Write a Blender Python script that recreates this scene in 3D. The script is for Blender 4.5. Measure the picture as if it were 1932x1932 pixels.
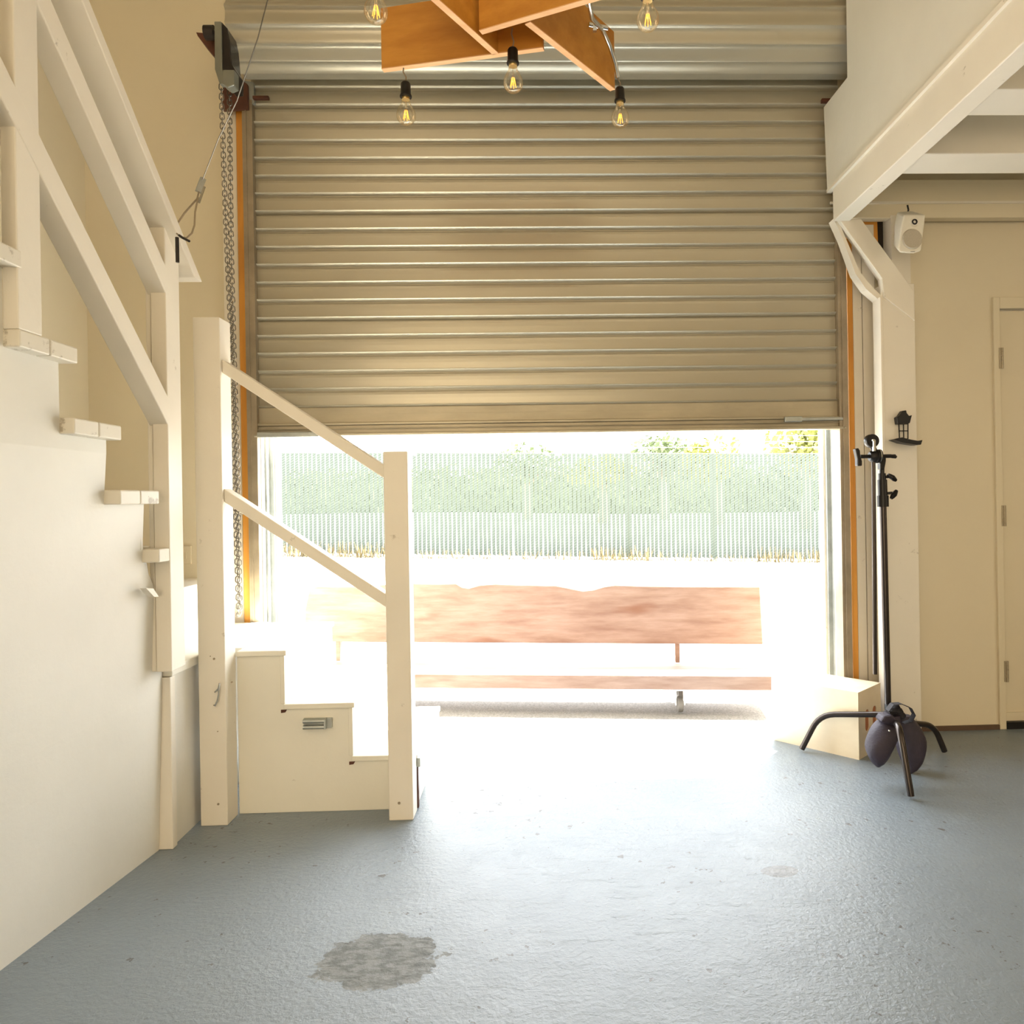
import bpy, bmesh, math, random
from mathutils import Vector, Matrix
random.seed(7)
for o in list(bpy.data.objects): bpy.data.objects.remove(o)
C = bpy.context.scene.collection
sc = bpy.context.scene

# ------------------------------------------------------------ camera
F, CX, CY = 1430.0, 1060.0, 940.0
ROLL, YAW, EYE = math.radians(.95), math.radians(1.75), 1.15
cd = bpy.data.cameras.new('camera'); cam = bpy.data.objects.new('camera', cd); C.objects.link(cam)
fw = Vector((math.sin(YAW), math.cos(YAW), 0)); rt = Vector((math.cos(YAW), -math.sin(YAW), 0)); up = Vector((0, 0, 1))
cx_ = rt*math.cos(ROLL) - up*math.sin(ROLL); cy_ = rt*math.sin(ROLL) + up*math.cos(ROLL)
m3 = Matrix((cx_, cy_, -fw)).transposed()
cam.matrix_world = Matrix.Translation((0, 0, EYE)) @ m3.to_4x4()
cd.sensor_width = 36; cd.lens = F/1932*36
cd.shift_x = (966-CX)/1932; cd.shift_y = (CY-966)/1932
cd.clip_start = .05; cd.clip_end = 300
sc.camera = cam

# ------------------------------------------------------------ light
sc.view_settings.view_transform = 'Standard'; sc.view_settings.look = 'None'
sc.view_settings.gamma = 1; sc.view_settings.use_curve_mapping = False
sc.view_settings.exposure = 0.58
w = bpy.data.worlds.new('sky'); sc.world = w; w.use_nodes = True
bg = w.node_tree.nodes['Background']
bg.inputs['Color'].default_value = (.93, .97, 1.0, 1); bg.inputs['Strength'].default_value = 6.5
def light(name, kind, loc, energy, color, direction, size=None, sy=None):
    l = bpy.data.lights.new(name, kind); l.energy = energy; l.color = color
    o = bpy.data.objects.new(name, l); C.objects.link(o); o.location = loc
    o.rotation_euler = Vector(direction).to_track_quat('-Z', 'Y').to_euler()
    if kind == 'AREA':
        l.shape = 'RECTANGLE'; l.size = size; l.size_y = sy or size
    return o
sun = light('sun', 'SUN', (4, 8, 10), 62, (1, .96, .88), (-.435, -.5, -1.47)); sun.data.angle = math.radians(.6)
light('overhead_fill', 'AREA', (-.2, -1.3, 4.15), 45, (1, .82, .58), (0.05, 0.15, -1), 3.6, 3.2)  # added warm fill from above; the ceiling has no opening
light('rear_fill', 'AREA', (-.7, -3.1, 1.45), 95, (1, .82, .58), (.08, 1, .12), 4.0, 2.0)  # added low fill from behind, brightens camera-facing sides and shutter ridges
light('side_fill', 'AREA', (4.3, .2, 1.9), 24, (1, .85, .64), (-1, .15, -.05), 2.4, 1.8)  # added fill from the right; no window in that wall

# ------------------------------------------------------------ helpers
def ray(px, py):
    u = (px-CX)/F; v = (py-CY)/F
    a = u*math.cos(ROLL) - v*math.sin(ROLL); b = -(u*math.sin(ROLL) + v*math.cos(ROLL))
    return (a*math.cos(YAW)+math.sin(YAW), math.cos(YAW)-a*math.sin(YAW), b)
def at(px, py, X=None, Y=None, Z=None):
    d = ray(px, py)
    t = X/d[0] if X is not None else (Y/d[1] if Y is not None else (Z-EYE)/d[2])
    return Vector((d[0]*t, d[1]*t, EYE+d[2]*t))
def s2l(c):
    return tuple(((x/255)/12.92 if x/255 <= .04045 else ((x/255+.055)/1.055)**2.4) for x in c)

class MB:
    def __init__(s): s.v = []; s.f = []; s.sm = []
    def add(s, vs, fs, smooth=False):
        n = len(s.v); s.v += [tuple(v) for v in vs]; s.f += [tuple(i+n for i in f) for f in fs]; s.sm += [smooth]*len(fs)
        return s
    def box(s, a, b):
        x0, y0, z0 = [min(a[i], b[i]) for i in range(3)]; x1, y1, z1 = [max(a[i], b[i]) for i in range(3)]
        vs = [(x0,y0,z0),(x1,y0,z0),(x1,y1,z0),(x0,y1,z0),(x0,y0,z1),(x1,y0,z1),(x1,y1,z1),(x0,y1,z1)]
        return s.add(vs, [(0,3,2,1),(4,5,6,7),(0,1,5,4),(1,2,6,5),(2,3,7,6),(3,0,4,7)])
    def prism(s, pts, vec):
        n = len(pts); vec = Vector(vec); pts = [Vector(p) for p in pts]
        vs = pts + [p+vec for p in pts]
        fs = [tuple(range(n)), tuple(reversed(range(n, 2*n)))] + [(i, i+n, (i+1) % n+n, (i+1) % n) for i in range(n)]
        return s.add(vs, fs)
    def bar(s, a, b, w_, h_, upv=(0,0,1)):
        a = Vector(a); b = Vector(b); d = (b-a).normalized(); u = Vector(upv)
        sd = d.cross(u).normalized(); u = sd.cross(d)
        q = [sd*w_/2+u*h_/2, -sd*w_/2+u*h_/2, -sd*w_/2-u*h_/2, sd*w_/2-u*h_/2]
        return s.prism([a+x for x in q], b-a)
    def tube(s, pts, r, n=10, closed=False, caps=True):
        pts = [Vector(p) for p in pts]; N = len(pts); rs = r if isinstance(r, (list, tuple)) else [r]*N
        vs = []; prev = None
        for i, p in enumerate(pts):
            if closed: t = pts[(i+1) % N]-pts[i-1]
            else: t = pts[min(i+1, N-1)]-pts[max(i-1, 0)]
            t.normalize()
            if prev is None:
                nrm = t.orthogonal().normalized()
            else:
                nrm = (prev - t*prev.dot(t)).normalized()
            prev = nrm; bn = t.cross(nrm)
            vs += [p + (nrm*math.cos(2*math.pi*k/n) + bn*math.sin(2*math.pi*k/n))*rs[i] for k in range(n)]
        fs = []
        for i in range(N if closed else N-1):
            j = (i+1) % N
            fs += [(i*n+k, i*n+(k+1) % n, j*n+(k+1) % n, j*n+k) for k in range(n)]
        s.add(vs, fs, True)
        if caps and not closed:
            s.add([vs[k] for k in range(n)], [tuple(reversed(range(n)))])
            s.add([vs[(N-1)*n+k] for k in range(n)], [tuple(range(n))])
        return s
    def lathe(s, prof, loc=(0,0,0), axis='Z', n=24, mat=None):
        loc = Vector(loc); vs = []
        for r, z in prof:
            for k in range(n):
                a = 2*math.pi*k/n; v = Vector((r*math.cos(a), r*math.sin(a), z))
                if axis == 'X': v = Vector((v.z, v.x, v.y))
                if axis == 'Y': v = Vector((v.x, v.z, v.y))
                if mat is not None: v = mat @ v
                vs.append(loc+v)
        fs = []
        for i in range(len(prof)-1):
            fs += [(i*n+k, i*n+(k+1) % n, (i+1)*n+(k+1) % n, (i+1)*n+k) for k in range(n)]
        fs += [tuple(range(n)), tuple(reversed(range((len(prof)-1)*n, len(prof)*n)))]
        return s.add(vs, fs, True)
    def build(s, name, mat, parent=None, bevel=0, smooth_angle=None):
        me = bpy.data.meshes.new(name); me.from_pydata(s.v, [], s.f)
        for p, q in zip(me.polygons, s.sm): p.use_smooth = q
        bm = bmesh.new(); bm.from_mesh(me); bmesh.ops.recalc_face_normals(bm, faces=bm.faces); bm.to_mesh(me); bm.free()
        me.materials.append(mat)
        o = bpy.data.objects.new(name, me); C.objects.link(o)
        if parent is not None:
            o.parent = parent
            if parent.type == 'EMPTY' or True:
                o.matrix_parent_inverse = world_of(parent).inverted()
        if bevel:
            b = o.modifiers.new('bevel', 'BEVEL'); b.width = bevel; b.segments = 2; b.limit_method = 'ANGLE'; b.angle_limit = math.radians(40)
        if any(s.sm):
            try: me.set_sharp_from_angle(angle=math.radians(40))
            except Exception: pass
        return o
def world_of(o):
    m = Matrix.LocRotScale(o.location, o.rotation_euler, o.scale)
    if o.parent: m = world_of(o.parent) @ o.matrix_parent_inverse @ m
    return m
def thing(name, label, cat, loc, group=None):
    o = bpy.data.objects.new(name, None); C.objects.link(o); o.location = loc; o.empty_display_size = .1
    return tag(o, label, cat, group)
def tag(o, label, cat, group=None, kind=None):
    o['label'] = label; o['category'] = cat
    if group: o['group'] = group
    if kind: o['kind'] = kind
    return o
def struct(o, label=None):
    o['kind'] = 'structure'
    if label: o['label'] = label
    return o

# ------------------------------------------------------------ materials
def nodes(name):
    m = bpy.data.materials.new(name); m.use_nodes = True; nt = m.node_tree
    return m, nt, nt.nodes['Principled BSDF']
def N(nt, t, **k):
    n = nt.nodes.new(t)
    for a, b in k.items():
        if a in n.inputs: n.inputs[a].default_value = b
        else: setattr(n, a, b)
    return n
def noise(nt, scale, detail=5, rough=.6, stretch=None, coord='Object'):
    tc = N(nt, 'ShaderNodeTexCoord'); mp = N(nt, 'ShaderNodeMapping')
    if stretch: mp.inputs['Scale'].default_value = stretch
    nt.links.new(tc.outputs[coord], mp.inputs['Vector'])
    n = N(nt, 'ShaderNodeTexNoise', Scale=scale, Detail=detail, Roughness=rough)
    nt.links.new(mp.outputs['Vector'], n.inputs['Vector'])
    return n
def ramp(nt, src, stops):
    r = N(nt, 'ShaderNodeValToRGB'); e = r.color_ramp.elements
    while len(e) < len(stops): e.new(.5)
    for i, (p, c) in enumerate(stops):
        e[i].position = p; e[i].color = (*c, 1) if len(c) == 3 else c
    nt.links.new(src, r.inputs['Fac']); return r
def bump(nt, b, src, strength, dist=.01, prev=None):
    n = N(nt, 'ShaderNodeBump', Strength=strength, Distance=dist)
    nt.links.new(src, n.inputs['Height'])
    if prev: nt.links.new(prev.outputs[0], n.inputs['Normal'])
    nt.links.new(n.outputs[0], b.inputs['Normal']); return n
def mat(name, col, rough=.5, metal=0, var=.06, scale=6, bmp=.15, bscale=40, stretch=None, spec=.5):
    m, nt, b = nodes(name)
    n = noise(nt, scale, stretch=stretch)
    lo = tuple(max(0, c*(1-var)) for c in col); hi = tuple(min(1, c*(1+var)) for c in col)
    r = ramp(nt, n.outputs['Fac'], [(.3, lo), (.7, hi)])
    nt.links.new(r.outputs[0], b.inputs['Base Color'])
    b.inputs['Roughness'].default_value = rough; b.inputs['Metallic'].default_value = metal
    b.inputs['Specular IOR Level'].default_value = spec
    if bmp:
        n2 = noise(nt, bscale, stretch=stretch); bump(nt, b, n2.outputs['Fac'], bmp, .004)
    return m
def wood(name, c0, c1, knot, scale=3, axis='X', rough=.55, amt=.35):
    m, nt, b = nodes(name)
    st = {'X': (.35, 6, 6), 'Y': (6, .35, 6), 'Z': (6, 6, .35)}[axis]
    n = noise(nt, scale, 8, .6, st)
    r = ramp(nt, n.outputs['Fac'], [(.30, c1), (.5, tuple((a+b_)/2 for a, b_ in zip(c0, c1))), (.68, c0)])
    n2 = noise(nt, 4.0, 2, .5, tuple(.5 if s < 1 else 1.6 for s in st))
    r2 = ramp(nt, n2.outputs['Fac'], [(.62, (0, 0, 0)), (.74, (amt, amt, amt))])
    mx = N(nt, 'ShaderNodeMix', data_type='RGBA'); mx.inputs['B'].default_value = (*knot, 1)
    nt.links.new(r2.outputs[0], mx.inputs['Factor']); nt.links.new(r.outputs[0], mx.inputs['A'])
    nt.links.new(mx.outputs['Result'], b.inputs['Base Color'])
    b.inputs['Roughness'].default_value = rough
    bump(nt, b, n.outputs['Fac'], .25, .003)
    return m
def painted(name, col, scuff=(.22, .16, .09), amt=.5, th=.66, rough=.45, bs=30):
    m, nt, b = nodes(name)
    n = noise(nt, 2.2, 4); lo = tuple(c*.93 for c in col)
    r = ramp(nt, n.outputs['Fac'], [(.3, lo), (.7, col)])
    n2 = noise(nt, 14, 6, .7); r2 = ramp(nt, n2.outputs['Fac'], [(th, (0, 0, 0)), (th+.06, (amt,)*3)])
    mx = N(nt, 'ShaderNodeMix', data_type='RGBA'); mx.inputs['B'].default_value = (*scuff, 1)
    nt.links.new(r2.outputs[0], mx.inputs['Factor']); nt.links.new(r.outputs[0], mx.inputs['A'])
    nt.links.new(mx.outputs['Result'], b.inputs['Base Color'])
    b.inputs['Roughness'].default_value = rough
    n3 = noise(nt, bs, 6, .6); bump(nt, b, n3.outputs['Fac'], .2, .004)
    return m
M = {}
M['wall'] = mat('cream_wall_paint', (.72, .64, .475), .7, var=.03, scale=1.2, bmp=.12, bscale=90)
M['white'] = painted('cream_white_wood_paint', (.80, .745, .64))
M['panel'] = painted('cream_plywood_paint', (.77, .745, .67), amt=.25, th=.74)
M['steps'] = painted('step_paint', (.80, .77, .67), amt=.45, th=.71)
M['stepwood'] = painted('worn_tread_paint', (.74, .69, .585), (.25, .2, .13), .6, .58)
M['door'] = mat('door_paint', (.70, .62, .455), .5, var=.02, scale=1, bmp=.05)
M['shutter'] = mat('shutter_enamel', (.44, .405, .315), .30, .34, var=.02, scale=2, bmp=.0, bscale=14, stretch=(.05, 1, 1))
M['steel'] = mat('galvanised_steel', (.42, .44, .42), .42, .75, var=.2, scale=9, bmp=.1)
M['hinge'] = mat('painted_hinge', (.38, .32, .22), .4, .3)
M['bar'] = mat('weathered_bar_steel', (.42, .37, .27), .45, .4, var=.15, scale=9, bmp=.1, stretch=(.3, 1, 1))
M['guide'] = mat('brown_guide_steel', (.33, .27, .19), .5, .45, var=.2, scale=7, bmp=.1)
M['brown'] = mat('dark_brown_base', (.10, .06, .035), .7)
M['rust'] = mat('red_primer_steel', (.095, .032, .016), .6, .2, var=.25, scale=12)
M['grey_metal'] = mat('grey_housing_enamel', (.22, .225, .19), .45, .3, var=.12)
M['dark_metal'] = mat('dark_metal', (.035, .03, .028), .38, .7, var=.2)
M['chrome'] = mat('bright_steel', (.6, .6, .58), .22, 1, var=.05, bmp=0)
M['chain'] = mat('zinc_chain_steel', (.20, .18, .15), .4, .8, var=.2, bmp=0)
M['black'] = mat('black_plastic', (.009, .008, .008), .38, 0, var=.15, bmp=.1, spec=.3)
M['stand'] = mat('stand_dark_chrome', (.06, .05, .046), .28, .85, var=.15, bmp=0)
M['fabric'] = mat('sandbag_nylon', (.030, .022, .038), .62, 0, var=.2, scale=20, bmp=.5, bscale=120)
M['webbing'] = mat('black_webbing', (.02, .018, .022), .8, 0, var=.2, bmp=.4, bscale=200)
M['timber'] = wood('amber_timber', (.60, .27, .035), (.45, .175, .014), (.14, .04, .006), 3.2, 'X')
M['timber_edge'] = wood('pale_sawn_edge', (.86, .52, .27), (.74, .40, .18), (.5, .22, .08), 4, 'X')
M['stud'] = wood('orange_stud', (.78, .36, .055), (.60, .24, .03), (.35, .12, .02), 3, 'Z')
M['bench'] = wood('bench_slab_wood', (.275, .19, .155), (.175, .098, .07), (.14, .05, .02), 4.5, 'X', .6, .75)
M['plywood'] = wood('birch_ply', (.84, .74, .56), (.76, .64, .46), (.6, .44, .28), 1.4, 'X', .5, .2)
M['hole'] = mat('reddish_handle_recess', (.42, .15, .06), .7, bmp=0)
M['speaker'] = mat('white_speaker_shell', (.82, .78, .68), .4, var=.02, bmp=0)
M['grille'] = mat('speaker_grille_cloth', (.50, .45, .36), .7, var=.15, scale=260, bmp=.4, bscale=300)
M['brass'] = mat('bulb_cap_brass', (.75, .6, .3), .3, .9, bmp=0)
M['tyre'] = mat('grey_rubber', (.16, .15, .14), .7, bmp=.1)
M['slat'] = mat('green_privacy_slat', (.060, .078, .060), .6, var=.12, scale=.8, bmp=0)
M['wire'] = mat('galvanised_wire', (.20, .22, .19), .5, .3, bmp=0)
M['leaf'] = mat('yellow_green_foliage', (.20, .21, .05), .8, var=.45, scale=1.5, bmp=0)
M['leaf2'] = mat('grey_green_foliage', (.12, .15, .07), .8, var=.4, scale=1.5, bmp=0)
M['bark'] = mat('grey_bark', (.22, .17, .12), .9)
M['weed'] = mat('dry_weed', (.22, .17, .08), .9, var=.4, scale=8, bmp=0)
M['facade'] = mat('pale_facade', (.72, .70, .66), .8)
M['roof'] = mat('grey_roof', (.45, .42, .40), .8)
M['window_dark'] = mat('dark_window', (.10, .11, .12), .2, bmp=0)
M['recess_shade'] = mat('recess_shade_tone', (.03, .02, .012), .9)  # near-black tone standing in for shade inside the framing recess
M['yellowleaf'] = mat('fallen_leaf', (.75, .55, .12), .8, bmp=0)
m, nt, b = nodes('filament_glow'); b.inputs['Emission Color'].default_value = (1, .42, .06, 1); b.inputs['Emission Strength'].default_value = 1.5; b.inputs['Base Color'].default_value = (.9, .4, .05, 1); M['filament'] = m
m, nt, b = nodes('clear_bulb_glass')
b.inputs['Base Color'].default_value = (1, .96, .88, 1); b.inputs['Roughness'].default_value = .02; b.inputs['IOR'].default_value = 1.45
tr = N(nt, 'ShaderNodeBsdfTransparent'); tr.inputs['Color'].default_value = (.98, .97, .94, 1)
lw = N(nt, 'ShaderNodeLayerWeight', Blend=.35); mxs = N(nt, 'ShaderNodeMixShader')
gl = N(nt, 'ShaderNodeBsdfGlossy', Roughness=.05); gl.inputs['Color'].default_value = (.95, .9, .8, 1)
mp_ = N(nt, 'ShaderNodeMath', operation='MULTIPLY_ADD'); mp_.inputs[1].default_value = .5; mp_.inputs[2].default_value = .03
nt.links.new(lw.outputs['Fresnel'], mp_.inputs[0]); nt.links.new(mp_.outputs[0], mxs.inputs[0])
nt.links.new(tr.outputs[0], mxs.inputs[1]); nt.links.new(gl.outputs[0], mxs.inputs[2])
nt.links.new(mxs.outputs[0], nt.nodes['Material Output'].inputs['Surface']); M['glass'] = m

def floor_material():
    m, nt, b = nodes('blue_grey_floor_paint')
    L = nt.links.new
    n1 = noise(nt, 1.3, 5, .6)
    base = ramp(nt, n1.outputs['Fac'], [(.3, (.17, .21, .248)), (.7, (.205, .25, .29))])
    # dark chips
    n2 = noise(nt, 27, 3, .6); n2b = noise(nt, 2.4, 2, .5)
    nsum = N(nt, 'ShaderNodeMath', operation='MULTIPLY_ADD'); nsum.inputs[1].default_value = .32; L(n2b.outputs['Fac'], nsum.inputs[0]); L(n2.outputs['Fac'], nsum.inputs[2])
    chips = ramp(nt, nsum.outputs[0], [(.84, (0,)*3), (.86, (.9,)*3)])
    mx = N(nt, 'ShaderNodeMix', data_type='RGBA'); mx.inputs['B'].default_value = (.07, .065, .06, 1)
    L(chips.outputs[0], mx.inputs['Factor']); L(base.outputs[0], mx.inputs['A'])
    last = mx.outputs['Result']; mask_all = None
    # worn patches, each with an outline of its own
    tc = N(nt, 'ShaderNodeTexCoord')
    nd = noise(nt, 15, 6, .7)
    def patch(cx, cy, rx, ry, wob, colA, colB, last, inner):
        sub = N(nt, 'ShaderNodeVectorMath', operation='SUBTRACT'); sub.inputs[1].default_value = (cx, cy, 0); L(tc.outputs['Object'], sub.inputs[0])
        sc_ = N(nt, 'ShaderNodeVectorMath', operation='MULTIPLY'); sc_.inputs[1].default_value = (1/rx, 1/ry, 0); L(sub.outputs[0], sc_.inputs[0])
        ln = N(nt, 'ShaderNodeVectorMath', operation='LENGTH'); L(sc_.outputs[0], ln.inputs[0])
        ad = N(nt, 'ShaderNodeMath', operation='MULTIPLY_ADD'); ad.inputs[1].default_value = wob; L(nd.outputs['Fac'], ad.inputs[0]); L(ln.outputs['Value'], ad.inputs[2])
        mk = ramp(nt, ad.outputs[0], [(.0, (1,)*3), (.5, (1,)*3), (.515, (0,)*3)])
        dv = N(nt, 'ShaderNodeMath', operation='MULTIPLY'); dv.inputs[1].default_value = .5/(1+wob*.5); L(ad.outputs[0], dv.inputs[0]); L(dv.outputs[0], mk.inputs['Fac'])
        ni = noise(nt, inner, 4, .6, (1, 2.0, 1)); ci = ramp(nt, ni.outputs['Fac'], [(.42, colA), (.56, colB)])
        m2 = N(nt, 'ShaderNodeMix', data_type='RGBA'); L(mk.outputs[0], m2.inputs['Factor']); L(last, m2.inputs['A']); L(ci.outputs[0], m2.inputs['B'])
        return m2.outputs['Result'], mk.outputs[0]
    p = at(714, 1812, Z=0); last, k1 = patch(p.x, p.y, .150, .112, 1.5, (.11, .12, .12), (.20, .215, .215), last, 24)
    p = at(1472, 1644, Z=0); last, k2 = patch(p.x, p.y, .055, .035, .6, (.12, .13, .135), (.16, .17, .175), last, 14)
    L(last, b.inputs['Base Color'])
    n5 = noise(nt, 5, 5, .7); rr = ramp(nt, n5.outputs['Fac'], [(.3, (.30,)*3), (.7, (.42,)*3)])
    ra = N(nt, 'ShaderNodeMath', operation='MULTIPLY_ADD'); ra.inputs[1].default_value = .3; L(k1, ra.inputs[0]); L(rr.outputs[0], ra.inputs[2])
    L(ra.outputs[0], b.inputs['Roughness'])
    b.inputs['Specular IOR Level'].default_value = .75
    n3 = noise(nt, 62, 7, .62); b1 = bump(nt, b, n3.outputs['Fac'], .42, .009)
    n4 = noise(nt, 11, 4, .55); b2 = bump(nt, b, n4.outputs['Fac'], .10, .014, b1)
    b3 = bump(nt, b, chips.outputs[0], -.5, .005, b2)
    # trowel scratches
    n6 = noise(nt, 7, 3, .5, (1, 6, 1)); sr = ramp(nt, n6.outputs['Fac'], [(.60, (0,)*3), (.615, (1,)*3), (.63, (0,)*3)])
    bump(nt, b, sr.outputs[0], .25, .004, b3)
    return m
M['floor'] = floor_material()
m, nt, b = nodes('pale_asphalt')
n1 = noise(nt, 130, 4, .7); r = ramp(nt, n1.outputs['Fac'], [(.35, (.15, .14, .125)), (.65, (.30, .285, .26))])
nt.links.new(r.outputs[0], b.inputs['Base Color']); b.inputs['Roughness'].default_value = .9
bump(nt, b, n1.outputs['Fac'], .4, .01); M['asphalt'] = m

# ------------------------------------------------------------ the setting
W = 3.60                       # inner face of the door wall
XL, XR = at(489, 1000, Y=W).x, at(1591, 1000, Y=W).x     # inner edges of the opening
LW = -2.09; LS = -2.085; RW = 4.6; BY = -3.2; ZC = 4.3
WT = .17
struct(MB().box((LW-.2, BY-.2, -.2), (RW+.2, W+WT, 0)).build('floor', M['floor']))
struct(MB().box((LW-.2, BY-.2, ZC), (RW+.2, W+WT+.3, ZC+.15)).build('ceiling', M['wall']))
struct(MB().box((LW-.2, BY-.2, 0), (LW, W, ZC)).build('wall_left', M['wall']))
wr = MB()
wr.box((RW, BY-.2, 0), (RW+.2, W, ZC)); struct(wr.build('wall_right', M['wall']))
struct(MB().box((LW, BY-.2, 0), (RW, BY, ZC)).build('wall_near', M['wall']))
ZT = 2.95
DX0, DX1, DZ = at(1892, 1000, Y=W).x-.005, at(1892, 1000, Y=W).x+.86, 2.03
wb = MB()
wb.box((LW-.2, W, 0), (XL, W+WT, ZC)); wb.box((XR, W, 0), (DX0, W+WT, ZC)); wb.box((XL, W, ZT), (XR, W+WT, ZC))
wb.box((DX0, W, DZ), (DX1, W+WT, ZC)); wb.box((DX1, W, 0), (RW+.2, W+WT, ZC))
struct(wb.build('wall_back', M['wall']))
# passage door in the back wall
dr = struct(MB().box((DX0+.004, W+.02, .03), (DX1-.004, W+.065, DZ-.006)).build('door_1', M['door'], bevel=.002))
for z in (1.79, 1.03, .28):
    h = MB(); h.box((DX0-.008, W-.018, z-.05), (DX0+.012, W-.013, z+.05))
    for k in range(5): h.tube([(DX0+.004, W-.018, z-.05+k*.02), (DX0+.004, W-.018, z-.032+k*.02)], .006, 10)
    h.build('hinge', M['hinge'], dr)
MB().box((DX0+.012, W+.008, .035), (DX1-.01, W+.02, .075)).build('weather_strip', M['door'], dr)
MB().box((DX0+.005, W-.012, .0), (DX1-.005, W+.13, .034)).build('threshold_gap_block', M['black'], dr)  # threshold raised as a black block to shut out light under the door
fr = MB(); fx = at(1880, 1000, Y=W).x
fr.box((fx-.006, W-.014, 0), (DX0, W+.01, DZ+.055)); fr.box((DX0, W-.014, DZ), (DX1, W+.01, DZ+.055)); fr.box((DX1, W-.014, 0), (DX1+.055, W+.01, DZ+.055))
struct(fr.build('trim_1', M['door'], bevel=.003), 'cream frame around the passage door')
struct(MB().box((1.65, W-.012, .0), (fx-.006, W, .022)).build('baseboard_back', M['brown']))
# framing round the roller opening
def vstrip(name, x0, x1, y0, y1, z0, z1, mt, b=.002):
    return struct(MB().box((x0, y0, z0), (x1, y1, z1)).build(name, M[mt], bevel=b))
xg0, xg1 = at(470, 1000, Y=W-.08).x, at(489, 1000, Y=W-.08).x
vstrip('trim_2', at(438, 1000, Y=W-.03).x-.02, at(458, 1000, Y=W-.03).x, W-.03, W, 0, 3.05, 'white')
vstrip('trim_3', at(458, 1000, Y=W-.05).x, at(471, 1000, Y=W-.05).x, W-.05, W, 0, 3.03, 'stud')
vstrip('trim_4', at(1606, 1000, Y=W-.05).x, at(1616, 1000, Y=W-.05).x, W-.05, W, 0, 2.43, 'stud')
vstrip('trim_5', at(1616, 1000, Y=W-.04).x, at(1633, 1000, Y=W-.04).x, W-.04, W, 0, 2.43, 'white')
vstrip('trim_6', at(1634, 1000, Y=W-.035).x, at(1658, 1000, Y=W-.035).x, W-.035, W, 0, 2.43, 'white')
# galvanised reveals of the opening
for s, x in ((1, XL), (-1, XR)):
    mb = MB(); mb.box((x, W+.01, 0), (x+s*.012, W+WT-.03, ZT)); mb.box((x, W+WT-.05, 0), (x+s*.03, W+WT-.03, ZT)); mb.box((x, W+.055, 0), (x+s*.02, W+.065, ZT))
    struct(mb.build('trim_%d' % (7 if s > 0 else 8), M['steel']))
    struct(MB().box((x, W+WT-.03, 0), (x+s*.04, W+WT+.03, ZT)).build('trim_%d' % (9 if s > 0 else 10), M['white']))
# raw framing recess beside the speaker
a0 = at(1625, 414, Y=W); 
# ground outside
gnd = MB(); 
ys = [W+WT, 5, 7, 10, 15, 25, 60, 140]; xs = [-120, -40, -15, -6, 0, 6, 15, 40, 120]
def gz(x, y):
    k = min(1, max(0, (y-5)/9)); xx = max(-8, min(8, x)); return -.004 - k*(.031*xx + .02)
vs = [(x, y, gz(x, y)) for y in ys for x in xs]
fs = [(j*len(xs)+i, j*len(xs)+i+1, (j+1)*len(xs)+i+1, (j+1)*len(xs)+i) for j in range(len(ys)-1) for i in range(len(xs)-1)]
gnd.add(vs, fs); g = gnd.build('ground', M['asphalt']); struct(g, 'pale sunlit asphalt yard outside the roller door')

# ------------------------------------------------------------ roller shutter
sh = thing('roller_shutter', 'half-raised cream corrugated metal roller shutter filling the wide doorway', 'roller shutter', ((XL+XR)/2, W, 1.46))
SY = W-.045; ZB = at(1030, 806, Y=SY).z
def slat_profile(z0, n, pitch, seams):
    pts = []
    for i in range(n):
        for t, p in ((0, .0), (.03, .0045), (.07, .0100), (.11, .0150), (.145, .0185), (.17, .019), (.19, .015), (.205, .0035), (.35, .0042), (.55, .0052), (.75, .0058), (.88, .0048), (.97, .0)):
            pts.append((z0+(i+t)*pitch, p))
        if (i+2) % 6 == 0: pts += [(z0+(i+.985)*pitch, -.004)]
    return pts
pitch = .0822; prof = slat_profile(ZB+.10, 20, pitch, 0)
x0, x1 = xg1-.015, at(1593, 1000, Y=SY).x
cv = [];
for x in (x0, x1): cv += [(x, SY-p, z) for z, p in prof]
n = len(prof)
mb = MB().add(cv, [(i, i+1, n+i+1, n+i) for i in range(n-1)])
mb.build('curtain', M['shutter'], sh)
bb = MB()
for (za, zb_, ya, yb) in ((.0, .012, -.045, .02), (.012, .05, -.022, .0), (.05, .062, -.032, .0), (.062, .105, -.012, .0), (.03, .036, -.035, 0)):
    bb.box((x0, SY+ya, ZB+za-.03), (x1, SY+yb, ZB+zb_-.03))
bb.box((x0, SY-.012, ZB+.07), (x1, SY, ZB+.105))
bb.build('bottom_bar', M['bar'], sh, bevel=.003)
MB().box((x0+.02, SY-.06, ZB-.035), (x0+.30, SY-.035, ZB-.01)).build('bottom_seal', M['steel'], sh, bevel=.004)
lk = MB().box((at(1475, 795, Y=SY).x, SY-.05, ZB+.005), (at(1507, 795, Y=SY).x, SY-.03, ZB+.03)).box((at(1507, 795, Y=SY).x, SY-.045, ZB+.01), (at(1584, 795, Y=SY).x, SY-.035, ZB+.025))
lk.build('slide_bolt', M['steel'], sh, bevel=.003)
for nm, xa, xb in (('guide_channel', xg0, xg1), ('guide_channel', at(1587, 1000, Y=W-.08).x, at(1604, 1000, Y=W-.08).x)):
    q = MB(); q.box((xa, W-.085, 0), (xb, W-.078, 3.0)); q.box((xa, W-.078, 0), (xa+.006, W, 3.0)) ; q.box((xb-.006, W-.078, 0), (xb, W-.05, 3.0)); q.box((xa+.015, W-.09, 0), (xa+.02, W-.085, 3.0))
    q.build(nm, M['guide'], sh)
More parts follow.
